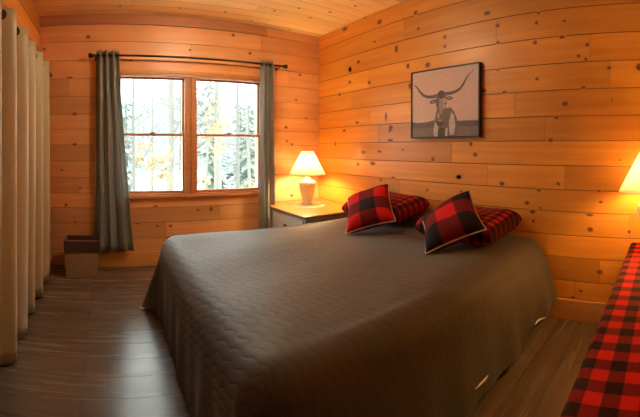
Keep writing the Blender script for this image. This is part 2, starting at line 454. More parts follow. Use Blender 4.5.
# window: one structure thing with its two double-hung sashes
def window():
    w = empty('window_1', ((WX0 + WX1) / 2, 0, WZ0)); tag(w, kind='structure')
    cx, cz = (WX0 + WX1) / 2, WZ0
    def part(name, boxes, m, bev=.003, parent=w):
        b = MB()
        for q in boxes: b.box(q[0] - cx, q[1] - cx, q[2], q[3], q[4] - cz, q[5] - cz)
        return b.build(name, m, parent, bevel=bev)
    x0, x1, z0, z1 = WX0, WX1, WZ0, WZ1
    part('jamb', [(x0, x0 + .03, -.02, .15, z0, z1), (x1 - .03, x1, -.02, .15, z0, z1), (x0 + .03, x1 - .03, -.02, .15, z1 - .028, z1), (x0 + .03, x1 - .03, -.02, .15, z0, z0 + .012)], PINE_D)
    part('sill', [(x0 - .01, x1 + .01, -.032, .0, z0 - .028, z0 + .0)], PINE_T, .006)
    part('head_casing', [(x0 - .01, x1 + .01, -.02, .0, z1 + .001, z1 + .032)], PINE_T, .004)
    L = on(182.8, 130, 'y', .03).x
    Rr = on(196.8, 130, 'y', .03).x
    mid = (L + Rr) / 2
    part('mullion', [(L + .012, mid - .004, -.018, .15, z0 + .012, z1 - .028), (mid + .004, Rr - .012, -.018, .15, z0 + .012, z1 - .028), (mid - .004, mid + .004, .0, .15, z0 + .012, z1 - .028)], PINE_D)
    mr = 1.278
    for (a, c) in ((x0 + .03, L + .012), (Rr - .012, x1 - .03)):
        for (u, v, yy) in ((z0 + .012, mr + .012, .02), (mr - .012, z1 - .028, .05)):
            st = .016
            o = part('sash', [(a, a + st, yy, yy + .03, u, v), (c - st, c, yy, yy + .03, u, v), (a + st, c - st, yy, yy + .03, u, u + (.026 if u < 1 else .024)), (a + st, c - st, yy, yy + .03, v - (.024 if v < 1.6 else .016), v)], PINE_D)
            part('glass', [(a + st - .002, c - st + .002, yy + .013, yy + .017, u + .012, v - .010)], GLASS, 0, o)
        part('sash_lock', [((a + c) / 2 - .025, (a + c) / 2 + .025, .008, .022, mr + .012, mr + .026)], BRASS, .003)
window()

# ------------------------------------------------------------------ curtains
def hang(path, z0, z1, rows=14, spread=None, seed=0, th=.0025):
    """cloth hanging from plan curve path(t, f) for f = 0 top .. 1 bottom"""
    b = MB()
    P, UVs = [], []
    N = len(path(0))
    for r in range(rows + 1):
        f = r / rows
        row = path(f)
        P.append([(x, y, z1 + (z0 - z1) * f) for x, y in row])
        UVs.append([(j * .01, f * 2) for j in range(len(row))])
    b.grid(P, uvs=UVs)
    return b

def rod(name, p0, p1, r, label, finial, brackets, wall):
    e = empty(name, ((p0[0] + p1[0]) / 2, (p0[1] + p1[1]) / 2, p0[2]))
    tag(e, label, 'curtain rod')
    L = Vector(e.location)
    b = MB(); b.tube([Vector(p0) - L, Vector(p1) - L], r, 12)
    b.build('pole', IRON, e, smooth=True)
    d = (Vector(p1) - Vector(p0)).normalized()
    for s, p in ((-1, p0), (1, p1)):
        if not finial: break
        b = MB(); q = Vector(p) - L
        b.tube([q, q + d * s * .012, q + d * s * .02, q + d * s * .035, q + d * s * .05, q + d * s * .06, q + d * s * .064], [.010, .011, .016, .021, .024, .024, .008], 14)
        b.build('finial', IRON, e, smooth=True)
    for q in brackets:
        b = MB(); q = Vector(q) - L
        wv = Vector(wall)
        b.tube([q - Vector((0, 0, r)), q - Vector((0, 0, .02)) + wv * .3, q - Vector((0, 0, .02)) + wv * .97], .006, 8)
        c = q - Vector((0, 0, .02)) + wv * .96
        b.tube([c, c + wv * .035], .018, 12)
        b.build('bracket', IRON, e, smooth=True)
    return e
RZ = 2.022
rod('curtain_rod', (-2.44, -.085, RZ), (-.535, -.085, RZ), .010, 'thin dark iron curtain rod with round finials above the window', True,
    [(-2.432, -.085, RZ), (-.56, -.085, RZ)], (0, .082, 0))
rod('curtain_rod', (-2.86, -4.9, 1.845), (-2.86, -.06, 1.845), .011, 'long curtain rod threaded through the beige floor-length curtain on the left', False,
    [(-2.86, -.075, 1.845), (-2.86, -4.85, 1.845)], (-.12, 0, 0))

def window_curtain(xa0, xb0, xa1, xb1, ph, waves, label, zb, amp=.028):
    N = 90
    def path(f):
        out = []
        k = f ** 1.3
        for j in range(N + 1):
            t = j / N
            x = (xa0 + (xb0 - xa0) * t) * (1 - k) + (xa1 + (xb1 - xa1) * t) * k
            a = amp * (1 + .15 * math.sin(7 * t + ph))
            y = -.085 + a * math.sin(2 * PI * waves * t + ph) + .006 * math.sin(9 * f + 13 * t)
            y += .008 * k * math.sin(2 * PI * (waves * .5) * t + 1)
            x += .010 * k * math.sin(3 * PI * waves * t + ph * 2)
            out.append((x, min(y, -.022)))
        return out
    b = hang(path, zb, RZ + .045, rows=24)
    o = b.build('window_curtain', CURT, smooth=True, solid=.002)
    tag(o, label, 'curtain')
    # grommets: metal rings round the rod, a little proud of the cloth
    top = path(0.03)
    for j in range(1, N):
        y0, y1 = top[j - 1][1] + .085, top[j][1] + .085
        if y0 * y1 <= 0 and y0 != y1:
            d = Vector((top[j + 1 if j < N else j][0] - top[j - 1][0], top[j][1] - top[j - 1][1] if False else (top[j + 1 if j < N else j][1] - top[j - 1][1]), 0)).normalized()
            c = Vector((top[j][0], -.085, RZ))
            up = Vector((0, 0, 1))
            g = MB(); g.loop([c + (d * math.cos(a) + up * math.sin(a)) * .020 for a in [2 * PI * k / 20 for k in range(20)]], .0045)
            g.build('grommet', BRONZE, o, smooth=True)
    return o
window_curtain(-2.43, -2.215, -2.46, -2.075, .6, 3.5, 'grey linen curtain gathered at the left side of the window', .17)
window_curtain(-.775, -.625, -.79, -.60, 1.4, 3.0, 'grey linen curtain gathered at the right side of the window, behind the nightstand', .16, .024)

def closet_panel(ya, yb, x0, label, seed, zb):
    rg = random.Random(seed)
    per = .28
    n = round((yb - ya) / per * 28)
    ph = [rg.uniform(-1, 1) for _ in range(40)]
    def path(f):
        out = []
        for j in range(n + 1):
            y = ya + (yb - ya) * j / n
            q = (y - ya) / per * 2 * PI
            i = int((y - ya) / per) % 40
            a = .060 + .012 * f * ph[i]
            x = x0 + a * math.sin(q) + f * f * (.012 * math.sin(2.1 * q + ph[i]) + .014 * math.sin(.5 * q + seed))
            out.append((x, y + f * .012 * math.sin(q * .7 + seed)))
        return out
    b = hang(path, zb, 1.885, rows=26)
    o = b.build('closet_curtain', CLOSET, smooth=True, solid=.002)
    tag(o, label, 'curtain')
    k = 0
    y = ya
    while y < yb - .02:
        if y > ya + .01:
            s = 1 if k % 2 == 0 else -1
            d = Vector((s * .95, .31, 0)).normalized()
            c = Vector((x0, y, 1.845)); up = Vector((0, 0, 1))
            g = MB(); g.loop([c + (d * math.cos(a) + up * math.sin(a)) * .021 for a in [2 * PI * q / 22 for q in range(22)]], .0055, 8)
            g.build('grommet', BRONZE, o, smooth=True)
        y += per / 2; k += 1
closet_panel(-4.76, -1.12, -2.86, 'beige floor-length grommet curtain at the left edge of the view, the nearer panel', 3, .012)
closet_panel(-1.10, -.24, -2.875, 'beige grommet curtain panel nearest the far wall corner, beside the waste basket', 5, .02)

# ------------------------------------------------------------------ waste basket
def basket():
    e = empty('waste_basket', (-2.548, -.235, 0)); e.scale = (1.13, 1.08, 1.08); tag(e, 'small square brown woven waste basket on the floor under the left window curtain', 'basket')
    m = mat('woven_brown', rough=.7)
    t = NT(m)
    p = t.n('ShaderNodeTexCoord').outputs['Object']
    s = t.n('ShaderNodeSeparateXYZ', {0: p})
    a = t.math('SINE', t.math('MULTIPLY', t.math('ADD', s.outputs[0], s.outputs[1]), 190.0))
    z = t.math('SINE', t.math('MULTIPLY', s.outputs[2], 330.0))
    h = t.math('MULTIPLY', a, z)
    nz = t.n('ShaderNodeTexNoise', {'Vector': p, 'Scale': 25.0}).outputs[0]
    c = t.mix(t.math('MULTIPLY_ADD', h, .5, .5), (.36, .20, .11), (.56, .35, .21))
    t.link(t.mix(t.math('MULTIPLY', nz, .5), c, (.24, .13, .08)), t.b.inputs['Base Color'])
    t.link(t.n('ShaderNodeBump', {'Height': h, 'Strength': .6, 'Distance': .004}).outputs[0], t.b.inputs['Normal'])
    dk = fabric('dark_brown_liner', (.075, .026, .016))
    def ring(w, d, z): return [(-w, -d, z), (w, -d, z), (w, d, z), (-w, d, z)]
    b = MB()
    rows = [ring(.118, .085, .0), ring(.118, .085, .0)] + [ring(.118 + .018 * q / 8, .085 + .012 * q / 8, .265 * q / 8) for q in range(9)]
    b.grid(rows[1:], closed_v=True)
    b.grid([ring(.128, .090, .265), ring(.110, .078, .01)], closed_v=True)
    b.face(ring(.110, .078, .012)); b.face(ring(.118, .085, 0)[::-1])
    b.build('body', m, e, bevel=.004)
    b = MB()
    b.grid([ring(.139, .100, .215), ring(.141, .102, .30), ring(.132, .094, .305), ring(.122, .084, .12)], closed_v=True)
    b.build('liner_cuff', dk, e, solid=.003, bevel=.003)
    tag([c for c in e.children if c.name.startswith('liner')][0], 'dark brown cloth cuff folded over the rim')
    for sx in (-1, 1):
        b = MB(); b.tube([(sx * .119, -.086, .004), (sx * .137, -.098, .22)], .004, 8)
        b.build('corner_binding', PINE_N, e, smooth=True)
basket()

# ------------------------------------------------------------------ bed
BX0, BY0, BY1, BZ = -1.83, -2.49, -1.03, .553
def bed():
    e = empty('bed', (-1, -1.75, 0)); tag(e, 'wide bed under the dark coverlet, its head against the boarded right wall', 'bed')
    O = Vector((1, 1.75, 0))
    def bx(name, a, m, bev):
        b = MB(); b.box(a[0] + 1, a[1] + 1, a[2] + 1.75, a[3] + 1.75, a[4], a[5]); return b.build(name, m, e, bevel=bev)
    bx('mattress', (BX0 + .0, -.035, BY0 + .0, BY1 - .0, .325, BZ - .035), MATT, .05)
    bx('box_spring', (BX0 + .06, -.04, BY0 + .06, BY1 - .06, .14, .322), MATT, .02)
    bx('bed_frame', (BX0 + .08, -.05, BY0 + .08, BY1 - .08, .105, .137), DARKW, .004)
    for x in (BX0 + .14, -.12):
        for y in (BY0 + .14, BY1 - .14):
            bx('leg', (x - .025, x + .025, y - .025, y + .025, 0, .103), DARKW, .004)
bed()

def coverlet():
    b = MB()
    R = .125
    hang_n, hang_f = .58, .60
    us = [-.02 - 1.81 * i / 60 for i in range(61)] + [BX0 - hang_f * ((i + 1) / 34) for i in range(34)]
    vs = [BY0 - hang_n * (1 - i / 34) for i in range(34)] + [BY0 + (BY1 - BY0) * i / 50 for i in range(51)] + [BY1 + hang_n * ((i + 1) / 34) for i in range(34)]
    P, UV = [], []
    rg = random.Random(2)
    for u in us:
        row, ur = [], []
        for v in vs:
            dx = max(0, BX0 - u)
            dn, df = max(0, BY0 - v), max(0, v - BY1)
            dy = dn if dn > 0 else df
            sgn = -1 if dn > 0 else 1
            bx_, by_ = max(u, BX0), min(max(v, BY0), BY1)
            r = max(dx, dy)
            if r <= 0:
                z = BZ + .006 * math.sin(u * 5.1 + v * 3) + .004 * math.sin(v * 11 - u * 4)
                # the mattress crowns a little; it dips at its rim
                e = min(u - BX0, v - BY0, BY1 - v)
                z -= .016 * math.exp(-max(e, 0) / .09)
                # lifted where pillows are tucked at the head
                row.append((u, v, z)); ur.append((u, v)); continue
            th = math.atan2(dy, dx)
            nx, ny = -math.cos(th), sgn * math.sin(th)
            corner = math.sin(2 * th) if (dx > 0 and dy > 0) else 0
            # along-hem coordinate for folds
            q = (u if dy > dx else v) * 1.0
            total = hang_n if dy >= dx else hang_f
            arc = R * PI / 2
            if r < arc:
                o = R * math.sin(r / R); z = BZ - .016 - R * (1 - math.cos(r / R))
            else:
                k = (r - arc) / (total - arc)
                drop = (BZ - .016 - R)
                low = .012
                if sgn < 0 and dy >= dx:              # near side: hem rises towards the head
                    low = .03 + .10 * max(0, min(1, (u + 1.0) / .9)) ** 1.5
                z = (BZ - .016 - R) - (drop - low) * k
                fl = .035 + .065 * max(0, min(1, (u + 1.1) / 1.0)) if sgn < 0 else .03
                if dx > dy: fl = .01
                o = R + fl * k ** (.55 if sgn < 0 else 1)
                wave = .5 * math.sin(q * 17) + .5 * math.sin(q * 29 + 1.3)
                o += (.013 * wave) * k * (1 - corner)
                if corner:
                    w = corner ** 1.2
                    o += k * w * (.165 if sgn > 0 else .10) + .03 * k * w * math.sin(6 * th)
            # rest on floor
            row.append((bx_ + nx * o, by_ + ny * o, max(z, .010)))
            ur.append((u, v))
        P.append(row); UV.append(ur)
    b.grid(P, uvs=UV)
    o = b.build('coverlet', QUILT, smooth=True, solid=.006)
    tag(o, 'dark taupe quilted coverlet spread over the whole bed and hanging to the floor', 'coverlet')
    # pale hem lining that shows where the edge curls up
    for pts in (((535, 325), (537, 321.5), (541, 319), (546, 317.5)), ((475.5, 389), (480, 384.5), (485, 379.5), (488, 375.5))):
        P2 = [on(x, y, 'y', -2.672 if pts[0][0] < 500 else -2.725) for x, y in pts]
        h = MB(); h.tube(P2, [.002, .0045, .0045, .002], 8)
        tag(h.build('turned_hem', HEM, o, smooth=True), 'pale shiny lining where the hem turns up')
    P2 = [on(x, y, 'z', .012) for x, y in ((139.5, 307.5), (142, 308.5), (146, 308.8))]
    h = MB(); h.tube(P2, [.004, .007, .004], 8)
    tag(h.build('turned_hem', HEM, o, smooth=True), 'pale shiny lining where the hem turns up')
coverlet()

# ------------------------------------------------------------------ pillows
def pillow(name, A, B, C_, D, T, m, label, cat, group=None, pipe=None, uvs=1.0, pinch=.09, ex_=3.2, ep=.5, n=26):
    """A,B,C,D = lower left, lower right, upper right, upper left corner"""
    A, B, C_, D = map(Vector, (A, B, C_, D))
    cen = (A + B + C_ + D) / 4
    ex = ((B - A) + (C_ - D)) / 4; ey = ((D - A) + (C_ - B)) / 4
    nn = ex.cross(ey).normalized()
    W, H = ex.length * 2, ey.length * 2
    def base(u, v):
        a, c = (u + 1) / 2, (v + 1) / 2
        p = (A * (1 - a) + B * a) * (1 - c) + (D * (1 - a) + C_ * a) * c
        p -= ex * (pinch * u * (1 - v * v)) + ey * (pinch * v * (1 - u * u))
        p -= nn * 0
        return p
    rg = random.Random(hash(label) % 1000 if False else len(label))
    s1, s2 = rg.uniform(0, 6), rg.uniform(0, 6)
    def th(u, v, side):
        e = max(0, (1 - abs(u) ** ex_)) ** ep * max(0, (1 - abs(v) ** ex_)) ** ep
        w = 1 + .07 * math.sin(4 * u + s1) * math.cos(3.4 * v + s2)
        return T * .5 * e * w * (1 if side > 0 else .9)
    b = MB()
    for side in (1, -1):
        P, UV = [], []
        for i in range(n + 1):
            u = math.sin((i / n - .5) * PI)
            row, ur = [], []
            for j in range(n + 1):
                v = math.sin((j / n - .5) * PI)
                row.append(base(u, v) + nn * side * th(u, v, side) - cen)
                ur.append((u * W / 2 * uvs, v * H / 2 * uvs))
            P.append(row); UV.append(ur)
        if side < 0: P = P[::-1]; UV = UV[::-1]
        b.grid(P, uvs=UV)
    o = b.build(name, m, smooth=True, merge=True)
    o.location = cen
    tag(o, label, cat, group)
    if pipe:
        pts = []
        k = 24
        for (f, g) in ((lambda t: (t, -1)), (lambda t: (1, t)), (lambda t: (-t, 1)), (lambda t: (-1, -t))) if False else [((0), (0))] * 0: pass
        for fn in (lambda t: (t, -1), lambda t: (1, t), lambda t: (-t, 1), lambda t: (-1, -t)):
            for i in range(k):
                pts.append(base(*fn(-1 + 2 * i / k)) - cen)
        g = MB(); g.loop(pts, .0052, 8)
        g.build('piping', pipe, o, smooth=True)
        tag(g and o.children[0], 'cream piping along the seam')
    return o
PL1 = plaid('buffalo_check_throw', .128, .46, .70)
PL2 = plaid('buffalo_check_throw_shifted', .135, .0, .0)
PLS = plaid('small_check_sham', .032, .1, .2, red=(.50, .012, .010))
pillow('throw_pillow', (-.785, -1.51, .555), (-.548, -1.76, .650), (-.345, -1.486, .870), (-.54, -1.221, .745), .17, PL1,
       'large-checked throw pillow with cream piping and black centre square, nearer the nightstand', 'pillow', pipe=PIPING)
pillow('throw_pillow', (-.77, -2.205, .562), (-.545, -2.463, .690), (-.317, -2.208, .872), (-.478, -1.941, .672), .17, PL2,
       'large-checked throw pillow with cream piping and bright red centre square, farther from the nightstand', 'pillow', pipe=PIPING)
def sham(y0, y1, x0, zf, zb, label):
    pillow('sham_pillow', (x0, y0, zf), (x0, y1, zf), (-.055, y1, zb), (-.055, y0, zb), .165, PLS, label, 'pillow', pinch=.01, ex_=7, ep=.4)
sham(-1.05, -1.67, -.47, .635, .70, 'small-checked red and black bed pillow by the wall, the one nearer the nightstand')
sham(-1.89, -2.47, -.50, .622, .665, 'small-checked red and black bed pillow by the wall, the one farther from the nightstand')

# ------------------------------------------------------------------ nightstand and lamps
def nightstand():
    x0, x1, y0, y1, zt = -.72, -.02, -.86, -.15, .56
    e = empty('nightstand', ((x0 + x1) / 2, (y0 + y1) / 2, 0)); tag(e, 'pale painted nightstand with an orange wooden top, standing in the corner by the window', 'nightstand')
    cx, cy = e.location.x, e.location.y
    def bx(name, a, m, bev, p=e):
        b = MB()
        for q in (a if isinstance(a, list) else [a]): b.box(q[0] - cx, q[1] - cx, q[2] - cy, q[3] - cy, q[4], q[5])
        return b.build(name, m, p, bevel=bev)
    bx('top', (x0, x1, y0, y1, zt - .022, zt), PINE_N, .008)
    bx('body', [(x0 + .03, x1, y0 + .03, y1 - .03, .08, zt - .023)], WHITEP, .004)
    for i in range(2):
        zz = .33 - i * .23
        d = bx('drawer', (x0 + .018, x0 + .031, y0 + .06, y1 - .06, zz, zz + .18), WHITEP, .005)
        b = MB()
        yk = -.51 - cy
        X = x0 + .018 - cx
        b.tube([(X, yk, zz + .09), (X - .012, yk, zz + .09), (X - .018, yk, zz + .09), (X - .03, yk, zz + .09), (X - .036, yk, zz + .09)], [.008, .008, .016, .018, .010], 14)
        b.build('knob', BRONZE, d, smooth=True)
    for x in (x0 + .05, x1 - .04):
        for y in (y0 + .05, y1 - .05):
            bx('leg', (x - .02, x + .02, y - .02, y + .02, 0, .079), WHITEP, .004)
nightstand()
def lamp(x, y, z, label, k=1.0, bulb=None):
    e = empty('table_lamp', (x, y, z)); tag(e, label, 'lamp')
    S = lambda pr: [(r * k, h * k) for r, h in pr]
    b = MB()
    b.lathe(S([(0, 0), (.060, 0), (.064, .006), (.060, .016), (.050, .024), (.052, .05), (.064, .10), (.080, .16), (.088, .20), (.086, .225), (.074, .245), (.045, .256), (.030, .262), (.030, .275), (.022, .282), (.0, .283)]), n=40)
    b.build('base', CREAM, e, smooth=True)
    b = MB(); b.lathe(S([(0, .283), (.014, .284), (.014, .325), (.010, .345), (0, .346)]), n=20)
    b.build('socket', BRASS, e, smooth=True)
    b = MB(); b.lathe(S([(0, .342), (.012, .346), (.016, .36), (.034, .385), (.044, .415), (.042, .442), (.028, .466), (.010, .476), (0, .477)]), n=20)
    b.build('bulb', bulb or BULB, e, smooth=True)
    b = MB(); b.lathe(S([(.190, .312), (.1525, .382), (.1012, .478), (.062, .552)]), n=48)
    sh = b.build('lamp_shade', SHADE, e, smooth=True, solid=.0015)
    for r, h in ((.190, .312), (.062, .552)):
        b = MB(); b.loop([(r * k * math.cos(2 * PI * q / 48), r * k * math.sin(2 * PI * q / 48), h * k) for q in range(48)], .0022)
        b.build('rim', PIPING, sh, smooth=True)
    b = MB()
    for s in (-1, 1):
        b.tube([(s * .014 * k, 0, .30 * k), (s * .053 * k, 0, .35 * k), (s * .057 * k, 0, .44 * k), (s * .035 * k, 0, .51 * k), (0, 0, .535 * k)], .0018, 6)
    for q in range(3):
        a = 2 * PI * q / 3
        b.tube([(0, 0, .537 * k), (.062 * k * math.cos(a), .062 * k * math.sin(a), .545 * k)], .0016, 6)
    b.build('harp', BRASS, e, smooth=True)
    b = MB(); b.lathe(S([(0, .535), (.006, .538), (.004, .548), (.009, .556), (.006, .566), (0, .570)]), n=14)
    b.build('finial', BRASS, e, smooth=True)
    return e
LX, LY = -.345, -.30
b = MB()
prof = [(0, .0015), (.12, .0015)]
rows = []
nn_ = 120
for (r, z) in ((.0, .002), (.10, .002), (.165, .002)):
    rows.append([(r * math.cos(2 * PI * q / nn_), r * math.sin(2 * PI * q / nn_), z) for q in range(nn_)])
rows.append([((.180 + .006 * math.cos(18 * 2 * PI * q / nn_)) * math.cos(2 * PI * q / nn_), (.180 + .006 * math.cos(18 * 2 * PI * q / nn_)) * math.sin(2 * PI * q / nn_), .002) for q in range(nn_)])
rows.append([(x, y, 0) for x, y, z in rows[-1]])
rows.append([(0, 0, 0)] * nn_)
b.grid(rows, closed_v=True)
d = b.build('doily', DOILY, smooth=False)
d.location = (LX - .01, LY - .035, .5602)
tag(d, 'round cream doily on the nightstand under the lamp', 'doily')
lamp(LX, LY, .5625, 'lit cream ceramic table lamp with cone shade on the nightstand beside the window')
lamp(-.215, -3.36, .579, 'lit table lamp cut off by the right edge of the view, above the checked cloth', 1.04, emit('lit_dim_bulb', (1, .57, .17), 135))

# ------------------------------------------------------------------ covered table at the right edge
def cloth_table():
    x0, x1, y0, y1, z = -1.88, -.10, -4.05, -3.235, .56
    e = empty('low_table', ((x0 + x1) / 2, (y0 + y1) / 2, 0)); tag(e, 'low wooden table hidden beneath the red checked cloth at the right edge', 'table')
    cx, cy = e.location.x, e.location.y
    def bx(name, a, bev):
        b = MB(); b.box(a[0] - cx, a[1] - cx, a[2] - cy, a[3] - cy, a[4], a[5]); b.build(name, PINE_N, e, bevel=bev)
    bx('tabletop', (x0 + .01, x1 - .01, y0 + .01, y1 - .01, z - .03, z), .004)
    for x in (x0 + .06, x1 - .06):
        for y in (y0 + .06, y1 - .06):
            bx('leg', (x - .03, x + .03, y - .03, y + .03, 0, z - .031), .004)
    # cloth: top plus a short drop all round
    P, UV = [], []
    nx, ny, dr = 60, 34, 8
    us = [x0 - .12 * (1 - i / dr) for i in range(dr)] + [x0 + (x1 - x0) * i / nx for i in range(nx + 1)] + [x1 + .12 * (i + 1) / dr for i in range(dr)]
    vs = [y0 - .12 * (1 - i / dr) for i in range(dr)] + [y0 + (y1 - y0) * i / ny for i in range(ny + 1)] + [y1 + .12 * (i + 1) / dr for i in range(dr)]
    for u in us:
        row, ur = [], []
        for v in vs:
            bu, bv = min(max(u, x0), x1), min(max(v, y0), y1)
            dx, dy = u - bu, v - bv
            r = max(abs(dx), abs(dy))
            th = math.atan2(dy, dx) if r > 0 else 0
            R = .014
            if r == 0: p = (u, v, z + .006 + .0012 * math.sin(9 * u) * math.sin(7 * v))
            else:
                o, h = (R * math.sin(min(r, R * PI / 2) / R), R * (1 - math.cos(min(r, R * PI / 2) / R)) + max(0, r - R * PI / 2))
                o += .004 * math.sin(22 * (u + v)) * min(1, r / .1)
                p = (bu + math.cos(th) * o, bv + math.sin(th) * o, z + .006 - h)
            row.append(p); ur.append((u, v))
        P.append(row); UV.append(ur)
    b = MB(); b.grid(P, uvs=UV)
    o = b.build('checked_cloth', plaid('buffalo_check_cloth', .044, .0, .28, red=(.80, .018, .005), midc=(.26, .012, .006), blk=(.035, .012, .006)), smooth=True, solid=.003)
    tag(o, 'long red and black checked cloth laid over a low table at the right edge', 'cloth')
cloth_table()

# ------------------------------------------------------------------ framed picture
def picture():
    y0, y1, z0, z1 = -2.118, -1.445, 1.234, 1.793
    e = empty('framed_picture', (0, (y0 + y1) / 2, z0)); tag(e, 'framed print of a longhorn cow hanging on the board wall above the bed', 'picture')
    W, H = (y1 - y0), z1 - z0
    # local: right as seen = -y
    b = MB(); fw, fd = .011, .038
    for q in ((-W / 2, -W / 2 + fw, 0, H), (W / 2 - fw, W / 2, 0, H), (-W / 2 + fw, W / 2 - fw, 0, fw), (-W / 2 + fw, W / 2 - fw, H - fw, H)):
        b.box(-fd, -.001, q[0], q[1], q[2], q[3])
    b.build('frame', BLACKF, e, bevel=.0015)
    cols = {'sky': (.64, .42, .33), 'hill': (.115, .080, .062), 'ground': (.20, .125, .095), 'cow': (.15, .095, .075), 'dark': (.055, .038, .032), 'pale': (.52, .38, .31), 'horn': (.10, .066, .052), 'mid': (.32, .21, .165)}
    names = list(cols)
    def pm(n, c):
        m = mat('print_' + n, c, .55); t = NT(m)
        p = t.n('ShaderNodeTexCoord').outputs['Object']
        nz = t.n('ShaderNodeTexNoise', {'Vector': p, 'Scale': 38.0, 'Detail': 4.0}).outputs[0]
        t.link(t.mix(nz, tuple(x * (.82 if n == 'sky' else .55) for x in c), tuple(min(1, x * (1.15 if n == 'sky' else 1.5)) for x in c)), t.b.inputs['Base Color'])
        return m
    ms = [pm(n, cols[n]) for n in names]
    b = MB(); lay = [0]
    w, h = W - 2 * fw, H - 2 * fw
    def poly(pts, n):
        lay[0] += 1
        X = -.030 - .00012 * lay[0]
        b.face([(X, -(u - .5) * w, fw + v * h) for u, v in pts], names.index(n))
    def stroke(pts, ws, n):
        L, Rr = [], []
        for i, (u, v) in enumerate(pts):
            a, c = pts[max(i - 1, 0)], pts[min(i + 1, len(pts) - 1)]
            dx, dy = c[0] - a[0], c[1] - a[1]; l = math.hypot(dx, dy)
            L.append((u - dy / l * ws[i], v + dx / l * ws[i])); Rr.append((u + dy / l * ws[i], v - dx / l * ws[i]))
        for i in range(len(pts) - 1):
            lay[0] += .05
            X = -.030 - .00012 * lay[0]
            b.face([(X, -(u - .5) * w, fw + v * h) for u, v in (L[i], L[i + 1], Rr[i + 1], Rr[i])], names.index(n))
        lay[0] += 1
    def ell(cx, cy, a, c, n, rot=0, k=18):
        poly([(cx + a * math.cos(t) * math.cos(rot) - c * math.sin(t) * math.sin(rot), cy + a * math.cos(t) * math.sin(rot) + c * math.sin(t) * math.cos(rot)) for t in [2 * PI * q / k for q in range(k)]], n)
    poly([(0, .2), (1, .2), (1, 1), (0, 1)], 'sky')
    poly([(0, 0), (1, 0), (1, .22), (0, .22)], 'ground')
    poly([(0, .13), (1, .14), (1, .205), (.8, .215), (.7, .20), (.42, .20), (.35, .245), (.26, .225), (.1, .215), (0, .235)], 'hill')
    # body behind the head
    poly([(.37, 0), (.71, 0), (.72, .12), (.70, .26), (.66, .36), (.61, .42), (.40, .40), (.36, .20)], 'cow')
    poly([(.60, .02), (.66, .02), (.68, .16), (.66, .30), (.62, .36), (.585, .20)], 'pale')
    poly([(.36, 0), (.42, 0), (.43, .14), (.38, .22), (.35, .12)], 'pale')
    poly([(.53, 0), (.56, 0), (.57, .13), (.53, .10)], 'pale')
    # horns
    stroke([(.43, .615), (.34, .60), (.26, .605), (.19, .635), (.13, .70), (.09, .76), (.05, .805), (.025, .825)], [.026, .024, .022, .019, .015, .011, .007, .003], 'horn')
    stroke([(.52, .625), (.60, .625), (.68, .64), (.745, .675), (.79, .735), (.83, .81), (.87, .87), (.93, .915)], [.026, .024, .022, .019, .015, .011, .007, .003], 'horn')
    # ears, head, face
    ell(.345, .525, .055, .030, 'dark', .15); ell(.345, .525, .030, .014, 'mid', .15)
    ell(.595, .555, .045, .028, 'dark', -.1); ell(.595, .555, .025, .013, 'mid', -.1)
    poly([(.40, .60), (.42, .66), (.47, .685), (.52, .66), (.545, .61), (.555, .50), (.53, .40), (.51, .30), (.52, .22), (.49, .15), (.45, .135), (.41, .16), (.395, .23), (.415, .32), (.405, .42), (.385, .51)], 'cow')
    poly([(.44, .57), (.50, .57), (.505, .45), (.485, .33), (.455, .33), (.44, .45)], 'mid')
    poly([(.505, .56), (.54, .55), (.53, .45), (.505, .38)], 'pale')
    poly([(.425, .64), (.47, .685), (.515, .65), (.505, .58), (.47, .55), (.435, .58)], 'dark')
    poly([(.415, .34), (.44, .36), (.445, .28), (.42, .27)], 'pale')
    ell(.455, .20, .055, .045, 'dark'); ell(.457, .235, .035, .018, 'mid')
    ell(.412, .475, .012, .012, 'dark'); ell(.532, .48, .012, .012, 'dark')
    poly([(.42, .0), (.52, .0), (.53, .10), (.47, .14), (.42, .10)], 'dark')
    b.face([(-.0295, -w / 2, fw), (-.0295, w / 2, fw), (-.0295, w / 2, fw + h), (-.0295, -w / 2, fw + h)][::-1], 0)
    b.face([(-.004, -w / 2, fw), (-.004, w / 2, fw), (-.004, w / 2, fw + h), (-.004, -w / 2, fw + h)], 0)
    tag(b.build('print', ms, e), 'sepia print of a long-horned cow facing the viewer')
picture()

# ------------------------------------------------------------------ ceiling light over the bed, just above the frame
def ceiling_light():
    e = empty('ceiling_light', (-1.5, -1.12, 2.44)); tag(e, 'small lit glass bowl light hanging from the board ceiling over the bed', 'ceiling light')
    b = MB(); b.lathe([(0, 0), (.07, 0), (.07, -.015), (.06, -.022), (.012, -.026), (.012, -.07), (0, -.07)], n=32); b.build('base', BRASS, e, smooth=True)
    b = MB(); b.lathe([(0, -.071), (.05, -.072), (.10, -.085), (.12, -.11), (.115, -.14), (.08, -.17), (0, -.185)], n=32); b.build('lit_bowl', BULB2, e, smooth=True)
ceiling_light()

